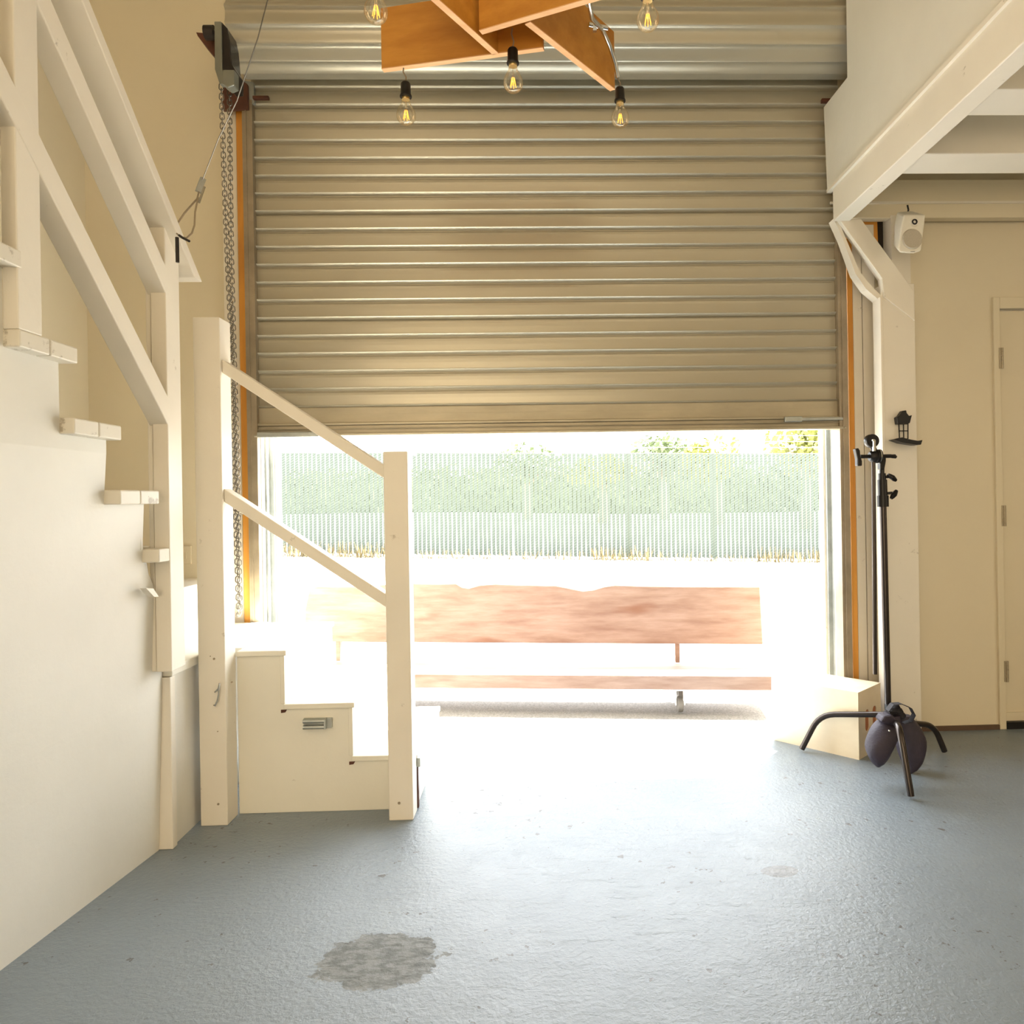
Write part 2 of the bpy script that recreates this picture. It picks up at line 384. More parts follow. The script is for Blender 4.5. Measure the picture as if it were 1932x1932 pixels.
# coil of curtain round the drum
YC, ZK, RK = 3.41, 3.232, .175
prof2 = []; NS = 15
for i in range(NS):
    for t, p in ((0, .0), (.06, .004), (.14, .013), (.24, .014), (.45, .006), (.75, .0), (.95, -.002)):
        a = -(i+t)/NS*2*math.pi - 1.1; rr_ = (RK-.012)*math.cos(math.pi/NS)/math.cos(((t % 1)-.5)*2*math.pi/NS) + p
        prof2.append((YC+rr_*math.cos(a), ZK+rr_*math.sin(a)))
xc0, xc1 = at(431, 100, Y=3.28).x, 1.47
n = len(prof2); cv = []
for x in (xc0, xc1): cv += [(x, y, z) for y, z in prof2]
mb = MB().add(cv, [(i, (i+1) % n, n+(i+1) % n, n+i) for i in range(n)] , True)
mb.add(cv[:n], [tuple(range(n))]); mb.add(cv[n:], [tuple(range(n))])
mb.build('coil', M['shutter'], sh)
mb = MB().prism([(x0, SY, ZB+.1+20*pitch-.02), (x0, SY+.006, ZB+.1+20*pitch-.02), (x0, SY+.006, 3.3), (x0, SY, 3.3)], (x1-x0, 0, 0)); mb.build('curtain_top', M['shutter'], sh)
for (pa, pb) in (((476, 180), (509, 190)), ((1551, 185), (1572, 196))):
    a = at(*pa, Y=SY-.05); b_ = at(*pb, Y=SY-.03); MB().box(a, b_).build('guide_stop', M['rust'], sh, bevel=.002)

# chain hoist of the shutter
ch = thing('chain_hoist', 'grey metal chain hoist housing on a rusty red bracket beside the shutter coil', 'chain hoist', at(425, 150, Y=3.25))
def P(px, py, Y): return at(px, py, Y=Y)
hs = MB().prism([P(404, 40, 3.15), P(417, 40, 3.15), P(419, 130, 3.15), P(428, 158, 3.15), P(414, 158, 3.15), P(405, 130, 3.15)], (0, .03, 0))
hs.build('housing_front', M['grey_metal'], ch, bevel=.003)
MB().prism([P(417, 40, 3.16), P(428, 52, 3.16), P(433, 75, 3.16), P(437, 120, 3.16), P(443, 131, 3.16), P(442, 158, 3.16), P(428, 160, 3.16), P(419, 130, 3.16)], (0, .10, 0)).build('chain_wheel_guard', M['dark_metal'], ch, bevel=.004)
MB().prism([P(420, 131, 3.13), P(442, 131, 3.13), P(442, 160, 3.13), P(430, 165, 3.13), P(418, 156, 3.13)], (0, .05, 0)).build('chain_guide', M['grey_metal'], ch, bevel=.004)
MB().prism([P(370, 61, 3.35), P(404, 64, 3.35), P(404, 106, 3.35), P(373, 68, 3.35)], (0, .1, 0)).build('bracket', M['rust'], ch)
MB().prism([P(420, 160, 3.5), P(438, 120, 3.5), P(448, 132, 3.5), P(457, 152, 3.5), P(466, 158, 3.5), P(468, 205, 3.5), P(420, 207, 3.5)], (0, .02, 0)).build('mounting_plate', M['rust'], ch)
MB().lathe([(0, -.02), (.03, -.02), (.03, .02), (.012, .02), (.012, .05), (0, .05)], P(396, 62, 3.3), 'X', 16).build('axle', M['dark_metal'], ch)
MB().prism([P(460, 152, 3.52), P(478, 155, 3.52), P(480, 193, 3.52), P(468, 200, 3.52)], (0, .02, 0)).build('guide_flare', M['steel'], ch)

def link_chain(mb, pts, pitch_, L_, Wd, r):
    # walk along polyline
    pts = [Vector(p) for p in pts]; seg = [(pts[i+1]-pts[i]).length for i in range(len(pts)-1)]; tot = sum(seg); nlk = int(tot/pitch_)
    for k in range(nlk):
        d = (k+.5)*pitch_; i = 0
        while d > seg[i]: d -= seg[i]; i += 1
        t = (pts[i+1]-pts[i]).normalized(); c = pts[i]+t*d
        sd = Vector((1, .35, 0)) if k % 2 else Vector((-.35, 1, 0)); sd = (sd - t*sd.dot(t)).normalized()
        ring = []
        for q in range(12):
            a = 2*math.pi*q/12; ca, sa = math.cos(a), math.sin(a)
            ring.append(c + t*(sa*Wd/2 + math.copysign((L_-Wd)/2, sa)) + sd*ca*Wd/2)
        mb.tube(ring, r, 5, closed=True)
YH = 3.30
mb = MB()
link_chain(mb, [P(417, 150, 3.2), P(420, 250, 3.22), P(426, 420, 3.25), P(436, 640, YH), P(441, 800, YH+.03), P(444, 960, YH+.05), P(450, 1150, YH+.06)], .0196, .0275, .017, .0024)
link_chain(mb, [P(433, 162, 3.24), P(434, 300, 3.25), P(437, 500, 3.27), P(441, 640, 3.31), P(446, 800, YH+.04), P(450, 960, YH+.06), P(453, 1150, YH+.07)], .0196, .0275, .017, .0024)
a = P(450, 1152, YH+.06); b_ = P(453, 1152, YH+.07)
link_chain(mb, [a, a+Vector((.003, -.01, -.02)), b_], .0196, .0275, .017, .0024)
tag(mb.build('hoist_chain', M['chain']), 'long hanging zinc loop chain dropping from the hoist to the landing', 'chain')

# ------------------------------------------------------------ staircase on the left
XT = -1.20
st = thing('staircase', 'cream painted staircase climbing the left wall behind a plywood side panel', 'staircase', (-1.6, 2.3, 0))
def lean(y, z):                 # the panel leans a little: its foot stands further out than its top
    foot = -1.282 - (2.58-y)*.112; top = -1.238; t = min(1, max(0, z/1.3)); return foot + (top-foot)*t
outline = [(2.565, 0), (2.565, .80), (2.47, .93), (2.45, .98), (2.43, 1.0)]
Zs = [1.01, 1.195, 1.38, 1.565, 1.75, 1.935, 2.12]; Yn = [2.43, 2.214, 2.003, 1.80, 1.59, 1.38, 1.17]
for k in range(1, 7):
    outline += [(Yn[k-1]-.0, Zs[k]-.022 if False else Zs[k-1]), (Yn[k-1], Zs[k]-.03), (Yn[k], Zs[k]-.03)]
outline += [(1.17, 0)]
# grid-free: extrude outline with leaning x
mb = MB(); f_ = [Vector((lean(y, z), y, z)) for y, z in outline]; n = len(f_)
b__ = [p+Vector((-.018, 0, 0)) for p in f_]
mb.add(f_+b__, [(i, (i+1) % n, n+(i+1) % n, n+i) for i in range(n)])
# triangulated caps in columns (keeps the lean smooth)
def column_caps(mb, ol, off):
    ysort = sorted(set(y for y, z in ol)); 
    tops = {2.565: .8}
    for a, b2 in zip(ysort[:-1], ysort[1:]):
        ym = (a+b2)/2
        def top(y):
            best = None
            for i in range(len(ol)):
                (y1, z1), (y2, z2) = ol[i], ol[(i+1) % len(ol)]
                if z1 < .01 and z2 < .01: continue
                lo, hi = sorted((y1, y2))
                if hi-lo > 1e-6 and lo-1e-6 <= ym <= hi+1e-6:
                    zz = z1+(z2-z1)*(y-y1)/(y2-y1); best = zz if best is None else max(best, zz)
            return best
        ta, tb = top(a), top(b2); NZ = 6
        vs = []; NZ = 1 + sum(1 for q_ in (.13*i for i in range(1, 11)) if q_ < min(ta, tb)-.01)
        for j in range(NZ+1):
            for y, t in ((a, ta), (b2, tb)):
                z = .13*j if j < NZ else t; vs.append((lean(y, z)+off, y, z))
        mb.add(vs, [(2*j, 2*j+1, 2*j+3, 2*j+2) for j in range(NZ)])
column_caps(mb, outline, 0); column_caps(mb, outline, -.018)
mb.build('side_panel', M['panel'], st)
for k, (z, y) in enumerate(zip(Zs, Yn)):
    yf = y+.225; mid = y+.112
    t_ = MB(); t_.box((LS, y, z-.042), (XT, mid-.002 if k else 2.498, z)); t_.box((LS, mid+.002, z-.042), (XT-.001 if k else -1.27, yf, z))
    t_.build('tread', M['stepwood'], st, bevel=.004)
for k in range(1, 7):
    MB().box((LS, Yn[k-1]-.012, Zs[k-1]), (XT-.05, Yn[k-1], Zs[k]-.042)).build('riser', M['panel'], st)
# landing with its plinth
MB().box((-1.267, 2.60, 0), (-1.25, 3.50, .575)).build('plinth_panel', M['panel'], st)
MB().box((-1.302, 2.567, 0), (-1.238, 2.60, .574)).build('plinth_batten', M['white'], st, bevel=.003)
MB().box((LS, 2.575, .575), (-1.235, 3.50, .607)).build('landing', M['steps'], st, bevel=.003)
MB().box((-1.235, 2.90, .57), (-1.13, 3.50, .604)).build('landing_board', M['steps'], st)
MB().box((LS, 2.60, .607), (-1.46, 3.50, .775)).build('riser', M['steps'], st)
MB().box((LS, 2.60, .775), (-1.44, 3.50, .815)).build('tread', M['stepwood'], st, bevel=.004)
MB().prism([at(276, 1110, X=XT-.02), at(289, 1110, X=XT-.02), at(300, 1126, X=XT-.02), at(291, 1126, X=XT-.02)], (-.02, 0, 0)).build('panel_clip', M['white'], st)

rl = thing('stair_railing', 'sloping cream timber railing along the staircase, with cap board and two rails', 'railing', (-1.22, 2.5, .61))
PZ = 2.075
pp = MB(); pp.box((-1.268, 2.505, .607), (-1.252, 2.59, PZ)); pp.box((-1.2495, 2.50, .607), (XT, 2.595, PZ)); pp.build('post', M['white'], rl, bevel=.003)
def sloped(name, X, th, ya, za, slope, yb, vt, cut='v'):
    zb = za - slope*(yb-ya)
    pts = [(X, ya, za), (X, yb, zb), (X, yb, zb-vt), (X, ya, za-vt)]
    if cut == 'h': pts = [(X, ya, za), (X, yb, zb), (X, yb-vt/slope, zb), (X, ya, za-vt)]
    return MB().prism(pts, (-th, 0, 0)).build(name, M['white'], rl, bevel=.003)
sloped('cap_rail', -1.168, .145, 1.1, 2.491+(2.045-1.1)*.857, .857, 2.70, .05, 'h')
sloped('middle_rail', XT+.001, .062, 1.1, 2.419+(1.935-1.1)*.869, .869, 2.515, .089)
sloped('lower_rail', XT+.001, .062, 1.1, 2.121+(1.807-1.1)*.890, .890, 2.515, .092)
for ya, yb in ((1.80, 1.885), (1.665, 1.745)):
    k = [i for i, y in enumerate(Yn) if y <= ya][0]
    MB().box((-1.238, ya, Zs[k]), (XT-.002, yb, 3.0)).build('baluster', M['white'], rl, bevel=.003)

# ------------------------------------------------------------ box steps
SF, SB = 2.845, 3.49
bs = thing('box_steps', 'white painted three-step wooden box stair standing below the landing', 'steps', (-.8, 3.1, 0))
X1, X2, X3, XE = -.945, -.697, -.468, -.468; XS = -1.128
Z1, Z2, Z3 = .603, .404, .205
MB().prism([(XS, SF, 0), (XE-.005, SF, 0), (XE-.005, SF, Z3-.02), (X2-.012, SF, Z3-.02), (X2-.012, SF, Z2-.02), (X1-.012, SF, Z2-.02), (X1-.012, SF, Z1-.02), (XS, SF, Z1-.02)], (0, .018, 0)).build('side_panel', M['steps'], bs, bevel=.002)
MB().prism([(XS, SB, 0), (XE-.005, SB, 0), (XE-.005, SB, Z3-.02), (X2-.012, SB, Z3-.02), (X2-.012, SB, Z2-.02), (X1-.012, SB, Z2-.02), (X1-.012, SB, Z1-.02), (XS, SB, Z1-.02)], (0, -.018, 0)).build('side_panel', M['steps'], bs, bevel=.002)
for xa, xb, z in ((XS, X1, Z1), (X1-.012, X2, Z2), (X2-.012, X3, Z3)):
    MB().box((xa, SF-.008, z-.02), (xb, SB+.008, z)).build('tread', M['steps'], bs, bevel=.003)
for x, za, zb in ((X1-.012, Z2, Z1-.02), (X2-.012, Z3, Z2-.02), (X3-.012, 0, Z3-.02)):
    MB().box((x-.012, SF-.004, za), (x+.004, SB+.004, zb)).build('riser', M['steps'], bs, bevel=.002)
for x, z in ((X1-.02, Z2), (X2-.02, Z3)):
    MB().prism([(x-.004, SF-.0015, z-.022), (x+.018, SF-.0015, z-.022), (x+.012, SF-.0015, z-.032), (x-.004, SF-.0015, z-.034)], (0, .004, 0)).build('notch', M['rust'], bs)
hp = at(601, 1363, Y=SF)
h_ = MB(); h_.tube([(hp.x-.05, SF-.022, hp.z+.011), (hp.x+.03, SF-.022, hp.z+.011)], .0075, 10); h_.tube([(hp.x-.05, SF-.022, hp.z-.011), (hp.x+.03, SF-.022, hp.z-.011)], .0075, 10)
h_.box((hp.x-.052, SF-.012, hp.z-.018), (hp.x+.052, SF, hp.z+.018)); h_.box((hp.x+.028, SF-.03, hp.z-.018), (hp.x+.034, SF-.005, hp.z+.018))
h_.build('pull_handle', M['steel'], bs)
MB().box((XE-.004, SF-.012, Z3-.045), (XE+.012, SF+.03, Z3-.012)).build('corner_bracket', M['steel'], bs)
MB().box((XE-.004, SF-.004, .004), (XE+.002, SF+.016, Z3-.05)).build('edge_strip', M['rust'], bs)

hr = thing('step_handrail', 'cream square-post handrail with two sloping rails in front of box steps', 'handrail', (-.85, 2.79, 0))
pt1 = at(400, 598, Y=2.745).z; pt2 = at(745, 852, Y=2.755).z
MB().box((-1.225, 2.745, 0), (-1.13, 2.84, pt1)).build('post', M['white'], hr, bevel=.003)
MB().box((-.557, 2.745, 0), (-.470, 2.832, pt2)).build('post', M['white'], hr, bevel=.003)
for (l0, r0) in (((414, 678), (721, 878)), ((428, 922), (723, 1122))):
    A = at(*l0, Y=2.76); B = at(*r0, Y=2.76); A.x = -1.13; B.x = -.557
    MB().prism([A, B, B-Vector((0, 0, .048)), A-Vector((0, 0, .048))], (0, .065, 0)).build('rail', M['white'], hr, bevel=.003)
for px, py, r in ((404, 1243, .004), (411, 1380, .002), (412, 1517, .004), (753, 1515, .005), (397, 1238, .002), (437, 1287, .003)):
    p = at(px, py, Y=2.745); MB().lathe([(0, -.002), (r, -.002), (r, .003), (0, .003)], p, 'Y', 12).build('bolt_head', M['guide'], hr)
p = [at(*q, Y=2.738) for q in ((414, 1290), (411, 1300), (405, 1306), (414, 1289), (412, 1312), (410, 1322), (405, 1332), (403, 1330))]
q = MB(); q.tube(p[:3], .0028, 8); q.tube(p[3:], .003, 8); q.build('hook', M['chrome'], hr)

# steel cable tied to the railing post
cb = thing('steel_cable', 'thin steel wire rope rising from a looped end hooked on railing post', 'cable', at(345, 445, Y=2.55))
A = at(380, 345, Y=2.6); B = at(520, -60, Y=2.2)
MB().tube([A, at(412, 262, Y=2.5), at(447, 190, Y=2.4), at(487, 70, Y=2.28), B], .0019, 6).build('wire_rope', M['chain'], cb)
lp = [A, at(372, 375, Y=2.58), at(348, 402, Y=2.57), at(333, 424, Y=2.53), at(333, 440, Y=2.52), at(340, 447, Y=2.5), at(352, 449, Y=2.5), at(362, 440, Y=2.52), at(367, 425, Y=2.54), at(368, 400, Y=2.56), at(374, 372, Y=2.58)]
MB().tube(lp, .003, 6).build('loop', M['guide'], cb)
MB().bar(at(383, 337, Y=2.6), at(374, 362, Y=2.59), .013, .018).build('rope_clamp', M['steel'], cb)
MB().bar(at(386, 352, Y=2.575), at(375, 383, Y=2.575), .005, .006).build('clamp_tail', M['chrome'], cb)
q = MB(); q.tube([at(334, 448, Y=2.49), at(335, 495, Y=2.49)], .006, 8); q.tube([at(338, 444, Y=2.49), at(345, 449, Y=2.48), at(357, 455, Y=2.46)], .004, 8)
q.build('screw_eye', M['dark_metal'], cb)

# ------------------------------------------------------------ mezzanine on the right
mz = thing('mezzanine', 'cream painted timber mezzanine at upper right with long edge beam, guard panel and joists', 'mezzanine', (1.6, 3.4, 0))
XM = 1.356
MB().box((XM, -1.0, 2.385), (XM+.075, 3.40, 2.545)).build('edge_beam', M['white'], mz, bevel=.004)
gp = [(3.475, 2.545), (3.50, 2.955), (3.23, 2.945), (3.225, 4.2), (-1.0, 4.2), (-1.0, 2.545)]
MB().prism([(XM+.005, y, z) for y, z in gp], (.02, 0, 0)).build('guard_panel', M['panel'], mz)
MB().prism([(XM-.012, -1.0, 2.535), (XM-.012, 3.44, 2.53), (XM-.012, 3.44, 2.545), (XM-.012, -1.0, 2.56)], (.02, 0, 0)).build('drip_edge', M['white'], mz)
for ya, yb in ((2.40, 2.57), (2.86, 3.04), (1.8, 1.95), (1.2, 1.35)):
    MB().box((XM+.075, ya, 2.446), (RW-.005, yb, 2.70)).build('joist', M['white'], mz, bevel=.004)
MB().box((XM+.075, W-.09, 2.44), (RW-.005, W-.04, 2.62)).build('ledger', M['wall'], mz, bevel=.003)
MB().box((XM+.03, W-.10, 2.505), (RW-.005, W-.09, 2.515)).build('ledger_lip', M['white'], mz)
MB().box((XM+.03, -1.0, 2.70), (RW-.005, W-.005, 2.73)).build('deck', M['wall'], mz)
# beam above the passage door and stub wall
PF = 3.40; PXL = at(1672, 1000, Y=PF).x; PXR = at(1733, 1000, Y=PF).x
MB().box((PXL, PF, 0), (PXR, PF+.09, at(1700, 535, Y=PF).z)).build('post', M['white'], mz, bevel=.003)
pk = [at(1583, 413, Y=PF-.006), at(1625, 413, Y=PF-.006), at(1724, 548, Y=PF-.006), at(1726, 605, Y=PF-.006), at(1668, 560, Y=PF-.006), at(1664, 525, Y=PF-.006)]
MB().prism(pk, (0, .045, 0)).build('knee_brace', M['white'], mz, bevel=.003)
cs = [(1573, 412), (1580, 412), (1622, 512), (1640, 535), (1663, 558), (1663, 570), (1634, 545), (1614, 516), (1590, 450)]
MB().prism([at(*q, Y=3.42) for q in cs], (0, .06, 0)).build('bent_trim', M['white'], mz)
fl = [at(1662, 525, Y=3.35), at(1668, 525, Y=3.35), at(1675, 1000, Y=3.35), at(1667, 1000, Y=3.35)]
MB().box((PXL-.012, PF-.004, 0), (PXL, PF+.075, at(1665, 560, Y=PF).z)).build('post_facing', M['white'], mz, bevel=.002)
MB().prism([at(1628, 418, Y=3.57), at(1655, 418, Y=3.57), at(1657, 470, Y=3.57), at(1632, 470, Y=3.57)], (0, .02, 0)).build('packing_block', M['stud'], mz)
MB().prism([at(1655, 418, Y=3.585), at(1678, 418, Y=3.585), at(1680, 500, Y=3.585), at(1655, 500, Y=3.585)], (0, .01, 0)).build('recess_shade_plate', M['recess_shade'], mz)  # flat dark plate before the wall, recess shade put into its colour
MB().box((at(1682, 450, Y=3.5).x, 3.5, 2.05), (at(1717, 450, Y=3.5).x, W-.01, 2.45)).build('stub_stud', M['white'], mz)

# loudspeaker
sp = thing('loudspeaker', 'small white tilted loudspeaker mounted under the mezzanine beam', 'loudspeaker', at(1715, 440, Y=3.3))
SYp = 3.28
face = [at(*q, Y=SYp) for q in ((1705, 405), (1747, 405), (1738, 474), (1724, 478), (1697, 477), (1694, 470), (1700, 430))]
back = [at(*q, Y=SYp+.13) for q in ((1692, 400), (1722, 398), (1722, 470), (1712, 474), (1692, 470), (1686, 462), (1687, 425))]
mb = MB().add(face+back, [tuple(range(7)), tuple(range(13, 6, -1))]+[(i, (i+1) % 7, 7+(i+1) % 7, 7+i) for i in range(7)])
mb.build('cabinet', M['speaker'], sp, bevel=.008)
c = at(1721, 451, Y=SYp-.001); MB().lathe([(0, -.006), (.041, -.006), (.045, .0), (.045, .004), (0, .004)], c, 'Y', 32).build('woofer_grille', M['grille'], sp)
c = at(1725, 419, Y=SYp-.003); MB().lathe([(0, -.002), (.018, -.002), (.020, .004), (0, .004)], c, 'Y', 24).build('tweeter_horn', M['speaker'], sp)
q = MB(); 
ring = [c+Vector((.0095*math.cos(a), -.004, .0095*math.sin(a))) for a in [2*math.pi*i/20 for i in range(20)]]
q.tube(ring, .0034, 6, closed=True); q.build('tweeter', M['black'], sp)
MB().bar(at(1718, 474.5, Y=SYp-.002), at(1726, 474.5, Y=SYp-.002), .003, .002).build('badge', M['grey_metal'], sp)
MB().tube([at(1712, 387, Y=3.42), at(1714, 396, Y=3.42), at(1712, 404, Y=3.4)], .004, 8).build('mount_arm', M['black'], sp)

# broken black holder on the post
wh = thing('wall_holder', 'small broken black metal holder with grid back and tray on post', 'holder', at(1710, 830, Y=PF))
HY = PF-.012
q = MB()
for a, b2 in (((1696, 798), (1697, 828)), ((1713, 798), (1713, 828)), ((1704.5, 798), (1705, 828)), ((1696, 813), (1713, 813)), ((1696, 800), (1713, 800)), ((1696, 828), (1713, 828))):
    q.bar(at(*a, Y=HY), at(*b2, Y=HY), .004, .003, (0, 1, 0))
q.lathe([(0, -.003), (.004, -.002), (.004, .002), (0, .003)], at(1704.5, 813, Y=HY-.002), 'Y', 10)
q.build('grid', M['black'], wh)
MB().prism([at(*p_, Y=HY-.02) for p_ in ((1692, 787), (1697, 784), (1703, 775), (1710, 774), (1711, 779), (1716, 785), (1721, 783), (1717, 798), (1712, 800), (1694, 800))], (0, .03, 0)).build('hood', M['black'], wh, bevel=.002)
MB().prism([at(*p_, Y=HY-.05) for p_ in ((1687, 829), (1703, 825), (1713, 828), (1734, 832), (1741, 830), (1738, 839), (1730, 839), (1704, 835))], (0, .06, 0)).build('tray', M['black'], wh, bevel=.002)

# ------------------------------------------------------------ light stand
S0 = at(1690, 1372, Y=3.12); hx, hy = at(1683, 1360, Y=3.12).x, 3.12
ls = thing('light_stand', 'black steel studio light stand with bent legs and folded grip arm', 'light stand', (hx, hy, 0))
colb = at(1675, 1325, Y=hy); colt = at(1666, 950, Y=hy)
MB().tube([(hx-.01, hy, .18), colb, colt], .0135, 16).build('column', M['stand'], ls)
def leg(pts, r=.0125):
    # smooth the bend
    P_ = [Vector(p) for p in pts]; out = [P_[0]]
    for i in range(1, len(P_)-1):
        a, b2, c2 = P_[i-1], P_[i], P_[i+1]; d = .07
        s = b2+(a-b2).normalized()*min(d, (a-b2).length*.45); e = b2+(c2-b2).normalized()*min(d, (c2-b2).length*.45)
        for k in range(7):
            t = k/6; out.append(s*(1-t)**2+b2*2*t*(1-t)+e*t*t)
    out.append(P_[-1]); return MB().tube(out, r, 14)
hub = Vector((hx, hy, .225))
f1 = at(1513, 1418, Z=0)+Vector((0, 0, .012)); f2 = at(1719, 1508, Z=0)+Vector((0, 0, .012)); f3 = at(1782, 1422, Z=0)+Vector((0, 0, .012))
k1 = at(1546, 1348, Y=f1.y-.03); leg([hub+Vector((0, 0, .0)), k1, f1]).build('leg', M['stand'], ls)
k2 = at(1697, 1372, Y=f2.y+.05); leg([hub+Vector((0, 0, -.02)), k2, f2], .0125).build('leg', M['stand'], ls)
k3 = at(1762, 1368, Y=f3.y-.02); leg([hub+Vector((0, 0, -.03)), k3, f3]).build('leg', M['stand'], ls)
q = MB(); q.tube([(hx-.005, hy, .17), (hx-.008, hy, .27)], .022, 16); q.box((hx-.03, hy-.03, .20), (hx+.02, hy+.02, .235)); q.build('leg_hub', M['black'], ls, bevel=.004)
def cyl(pa, pb, r, Y=hy): return MB().tube([at(*pa, Y=Y), at(*pb, Y=Y)], r, 16)
cyl((1666, 956), (1665.5, 935), .023).build('locking_collar', M['black'], ls)
cyl((1665.5, 935), (1664.5, 905), .019).build('locking_collar', M['black'], ls)
cyl((1664.5, 905), (1664, 893), .015).build('locking_collar', M['black'], ls)
cyl((1664, 895), (1664, 880), .010).build('top_spigot', M['black'], ls)
MB().prism([at(*p_, Y=hy-.015) for p_ in ((1661, 858), (1672, 860), (1672, 870), (1669, 886), (1661, 886))], (0, .03, 0)).build('spigot_head', M['black'], ls, bevel=.003)
def tknob(c, d, l, r=.005):
    c = Vector(c); q = MB(); q.tube([c, c+Vector(d)*l], r, 10); return q
for (c, e, w1, w2) in (((1670, 900), (1682, 899), (1675, 895), (1691, 907)), ((1670, 931), (1684, 930), (1681, 941), (1692, 925))):
    q = MB(); q.tube([at(*c, Y=hy), at(*e, Y=hy-.01)], .006, 10)
    A, B = at(*w1, Y=hy-.015), at(*w2, Y=hy-.015); q.tube([A, A.lerp(B, .25), A.lerp(B, .5)+Vector((0, -.005, 0)), A.lerp(B, .75), B], [.006, .010, .011, .010, .006], 10)
    q.build('tee_knob', M['black'], ls)
# grip heads
g1 = at(1650, 861, Y=hy-.01)
q = MB()
q.lathe([(0, -.034), (.018, -.034), (.025, -.026), (.026, -.008), (.029, -.007), (.029, .012), (.022, .016), (.0, .016)], g1+Vector((.012, 0, 0)), 'X', 28)
q.build('grip_head', M['black'], ls)
q = MB(); q.lathe([(.0, -.002), (.030, -.002), (.030, .002), (0, .002)], g1+Vector((.018, 0, 0)), 'X', 28); q.build('head_washer', M['chrome'], ls)
q = MB(); q.tube([g1+Vector((-.06, 0, 0)), g1+Vector((.07, 0, 0))], .008, 12); q.tube([at(1672, 862, Y=hy), at(1680, 862, Y=hy)], .003, 8); q.build('pivot_bolt', M['black'], ls)
A = at(1617, 846, Y=hy-.02); B = at(1625, 878, Y=hy-.02)
MB().prism([at(*p_, Y=hy-.025) for p_ in ((1614, 847), (1620, 845), (1623, 850), (1624, 860), (1627, 870), (1627, 879), (1618, 879), (1618, 866))], (0, .03, 0)).build('wing_handle', M['black'], ls, bevel=.004)
MB().tube([at(1678, 862, Y=hy), at(1682, 861, Y=hy-.005), at(1688, 861, Y=hy-.005), at(1691, 863, Y=hy-.005)], [.004, .008, .009, .006], 12).build('tee_knob', M['black'], ls)
g2 = at(1644, 832, Y=hy-.03)
q = MB(); q.lathe([(0, -.016), (.026, -.016), (.028, -.010), (.028, .010), (.024, .016), (0, .016)], g2, 'Y', 30); q.build('grip_head', M['black'], ls)
q = MB(); q.box(g2+Vector((-.006, -.03, -.045)), g2+Vector((.006, -.017, .004))); q.box(g2+Vector((-.010, -.03, -.004)), g2+Vector((.002, -.017, .006))); q.build('head_clamp', M['chrome'], ls, bevel=.003)
MB().tube([g2+Vector((.008, .01, -.02)), g1+Vector((.005, 0, .01))], .012, 12).build('head_neck', M['black'], ls)
MB().tube([at(1648, 872, Y=hy-.01), at(1651, 1272, Y=hy-.01)], .0085, 12).build('grip_arm', M['stand'], ls)

# sandbag over the leg
sb = thing('sandbag', 'dark purple-black saddle sandbag slung over the light stand leg', 'sandbag', at(1690, 1420, Y=3.0))
def pillow(name, ctr, tail, top, wv, th, mtl):
    # a filled lobe: lofted cross sections from top seam to pointed tail
    top = Vector(top); tail = Vector(tail); ctr = Vector(ctr); q = MB(); NR, NK = 14, 18; vs = []
    side = Vector((1, .25, 0)).normalized(); dep = Vector((-.25, 1, 0)).normalized()
    for i in range(NR+1):
        t = i/NR; c = top*(1-t)**2+ctr*2*t*(1-t)+tail*t*t
        w_ = wv*(math.sin(math.pi*min(1, (t*.86+.14)))**.62)*(1 if t < .8 else 1) ; d_ = th*math.sin(math.pi*(t*.9+.08))**.6
        if i == NR: w_, d_ = wv*.10, th*.10
        for k in range(NK):
            a = 2*math.pi*k/NK; rip = 1+.035*math.sin(5*a+i*.9)
            vs.append(c+side*math.cos(a)*w_*rip+dep*math.sin(a)*d_*rip)
    fs = [(i*NK+k, i*NK+(k+1) % NK, (i+1)*NK+(k+1) % NK, (i+1)*NK+k) for i in range(NR) for k in range(NK)]
    q.add(vs, fs, True); q.add(vs[:NK], [tuple(range(NK))]); q.add(vs[-NK:], [tuple(range(NK))])
    return q.build(name, mtl, sb)
pillow('sand_lobe', at(1655, 1395, Y=2.98), at(1657, 1447, Y=2.96), at(1683, 1350, Y=3.02), .062, .055, M['fabric'])
pillow('sand_lobe', at(1728, 1405, Y=3.10), at(1718, 1459, Y=3.06), at(1702, 1350, Y=3.08), .062, .055, M['fabric'])
MB().prism([at(*p_, Y=2.965) for p_ in ((1668, 1352), (1684, 1349), (1700, 1364), (1698, 1374), (1676, 1368), (1662, 1362))], (0, .06, .0)).build('saddle_flap', M['fabric'], sb, bevel=.008)
MB().lathe([(0, -.003), (.004, -.001), (.004, .002), (0, .002)], at(1678, 1379, Y=2.925), 'Y', 12).build('rivet', M['chrome'], sb)
def ribbon(pts, w_, name, dirv=(0, 1, 0), th=.002):
    q = MB(); P_ = [Vector(p) for p in pts]; vs = []; dv = Vector(dirv)
    for i, p in enumerate(P_):
        t = (P_[min(i+1, len(P_)-1)]-P_[max(i-1, 0)]).normalized(); nn = t.cross(dv).normalized()
        for a, b2 in ((1, 1), (-1, 1), (-1, -1), (1, -1)): vs.append(p+dv*a*w_/2+nn*b2*th/2)
    fs = [(i*4+k, i*4+(k+1) % 4, (i+1)*4+(k+1) % 4, (i+1)*4+k) for i in range(len(P_)-1) for k in range(4)]
    fs += [(0, 1, 2, 3), tuple((len(P_)-1)*4+k for k in (3, 2, 1, 0))]
    return q.add(vs, fs).build(name, M['webbing'], sb)
ribbon([at(1680, 1352, Y=3.0), at(1674, 1340, Y=3.0), at(1683, 1328, Y=3.0), at(1698, 1327, Y=3.0), at(1717, 1335, Y=3.0), at(1724, 1348, Y=3.0), at(1718, 1360, Y=3.02), at(1704, 1364, Y=3.04)], .032, 'carry_strap')
q = MB()
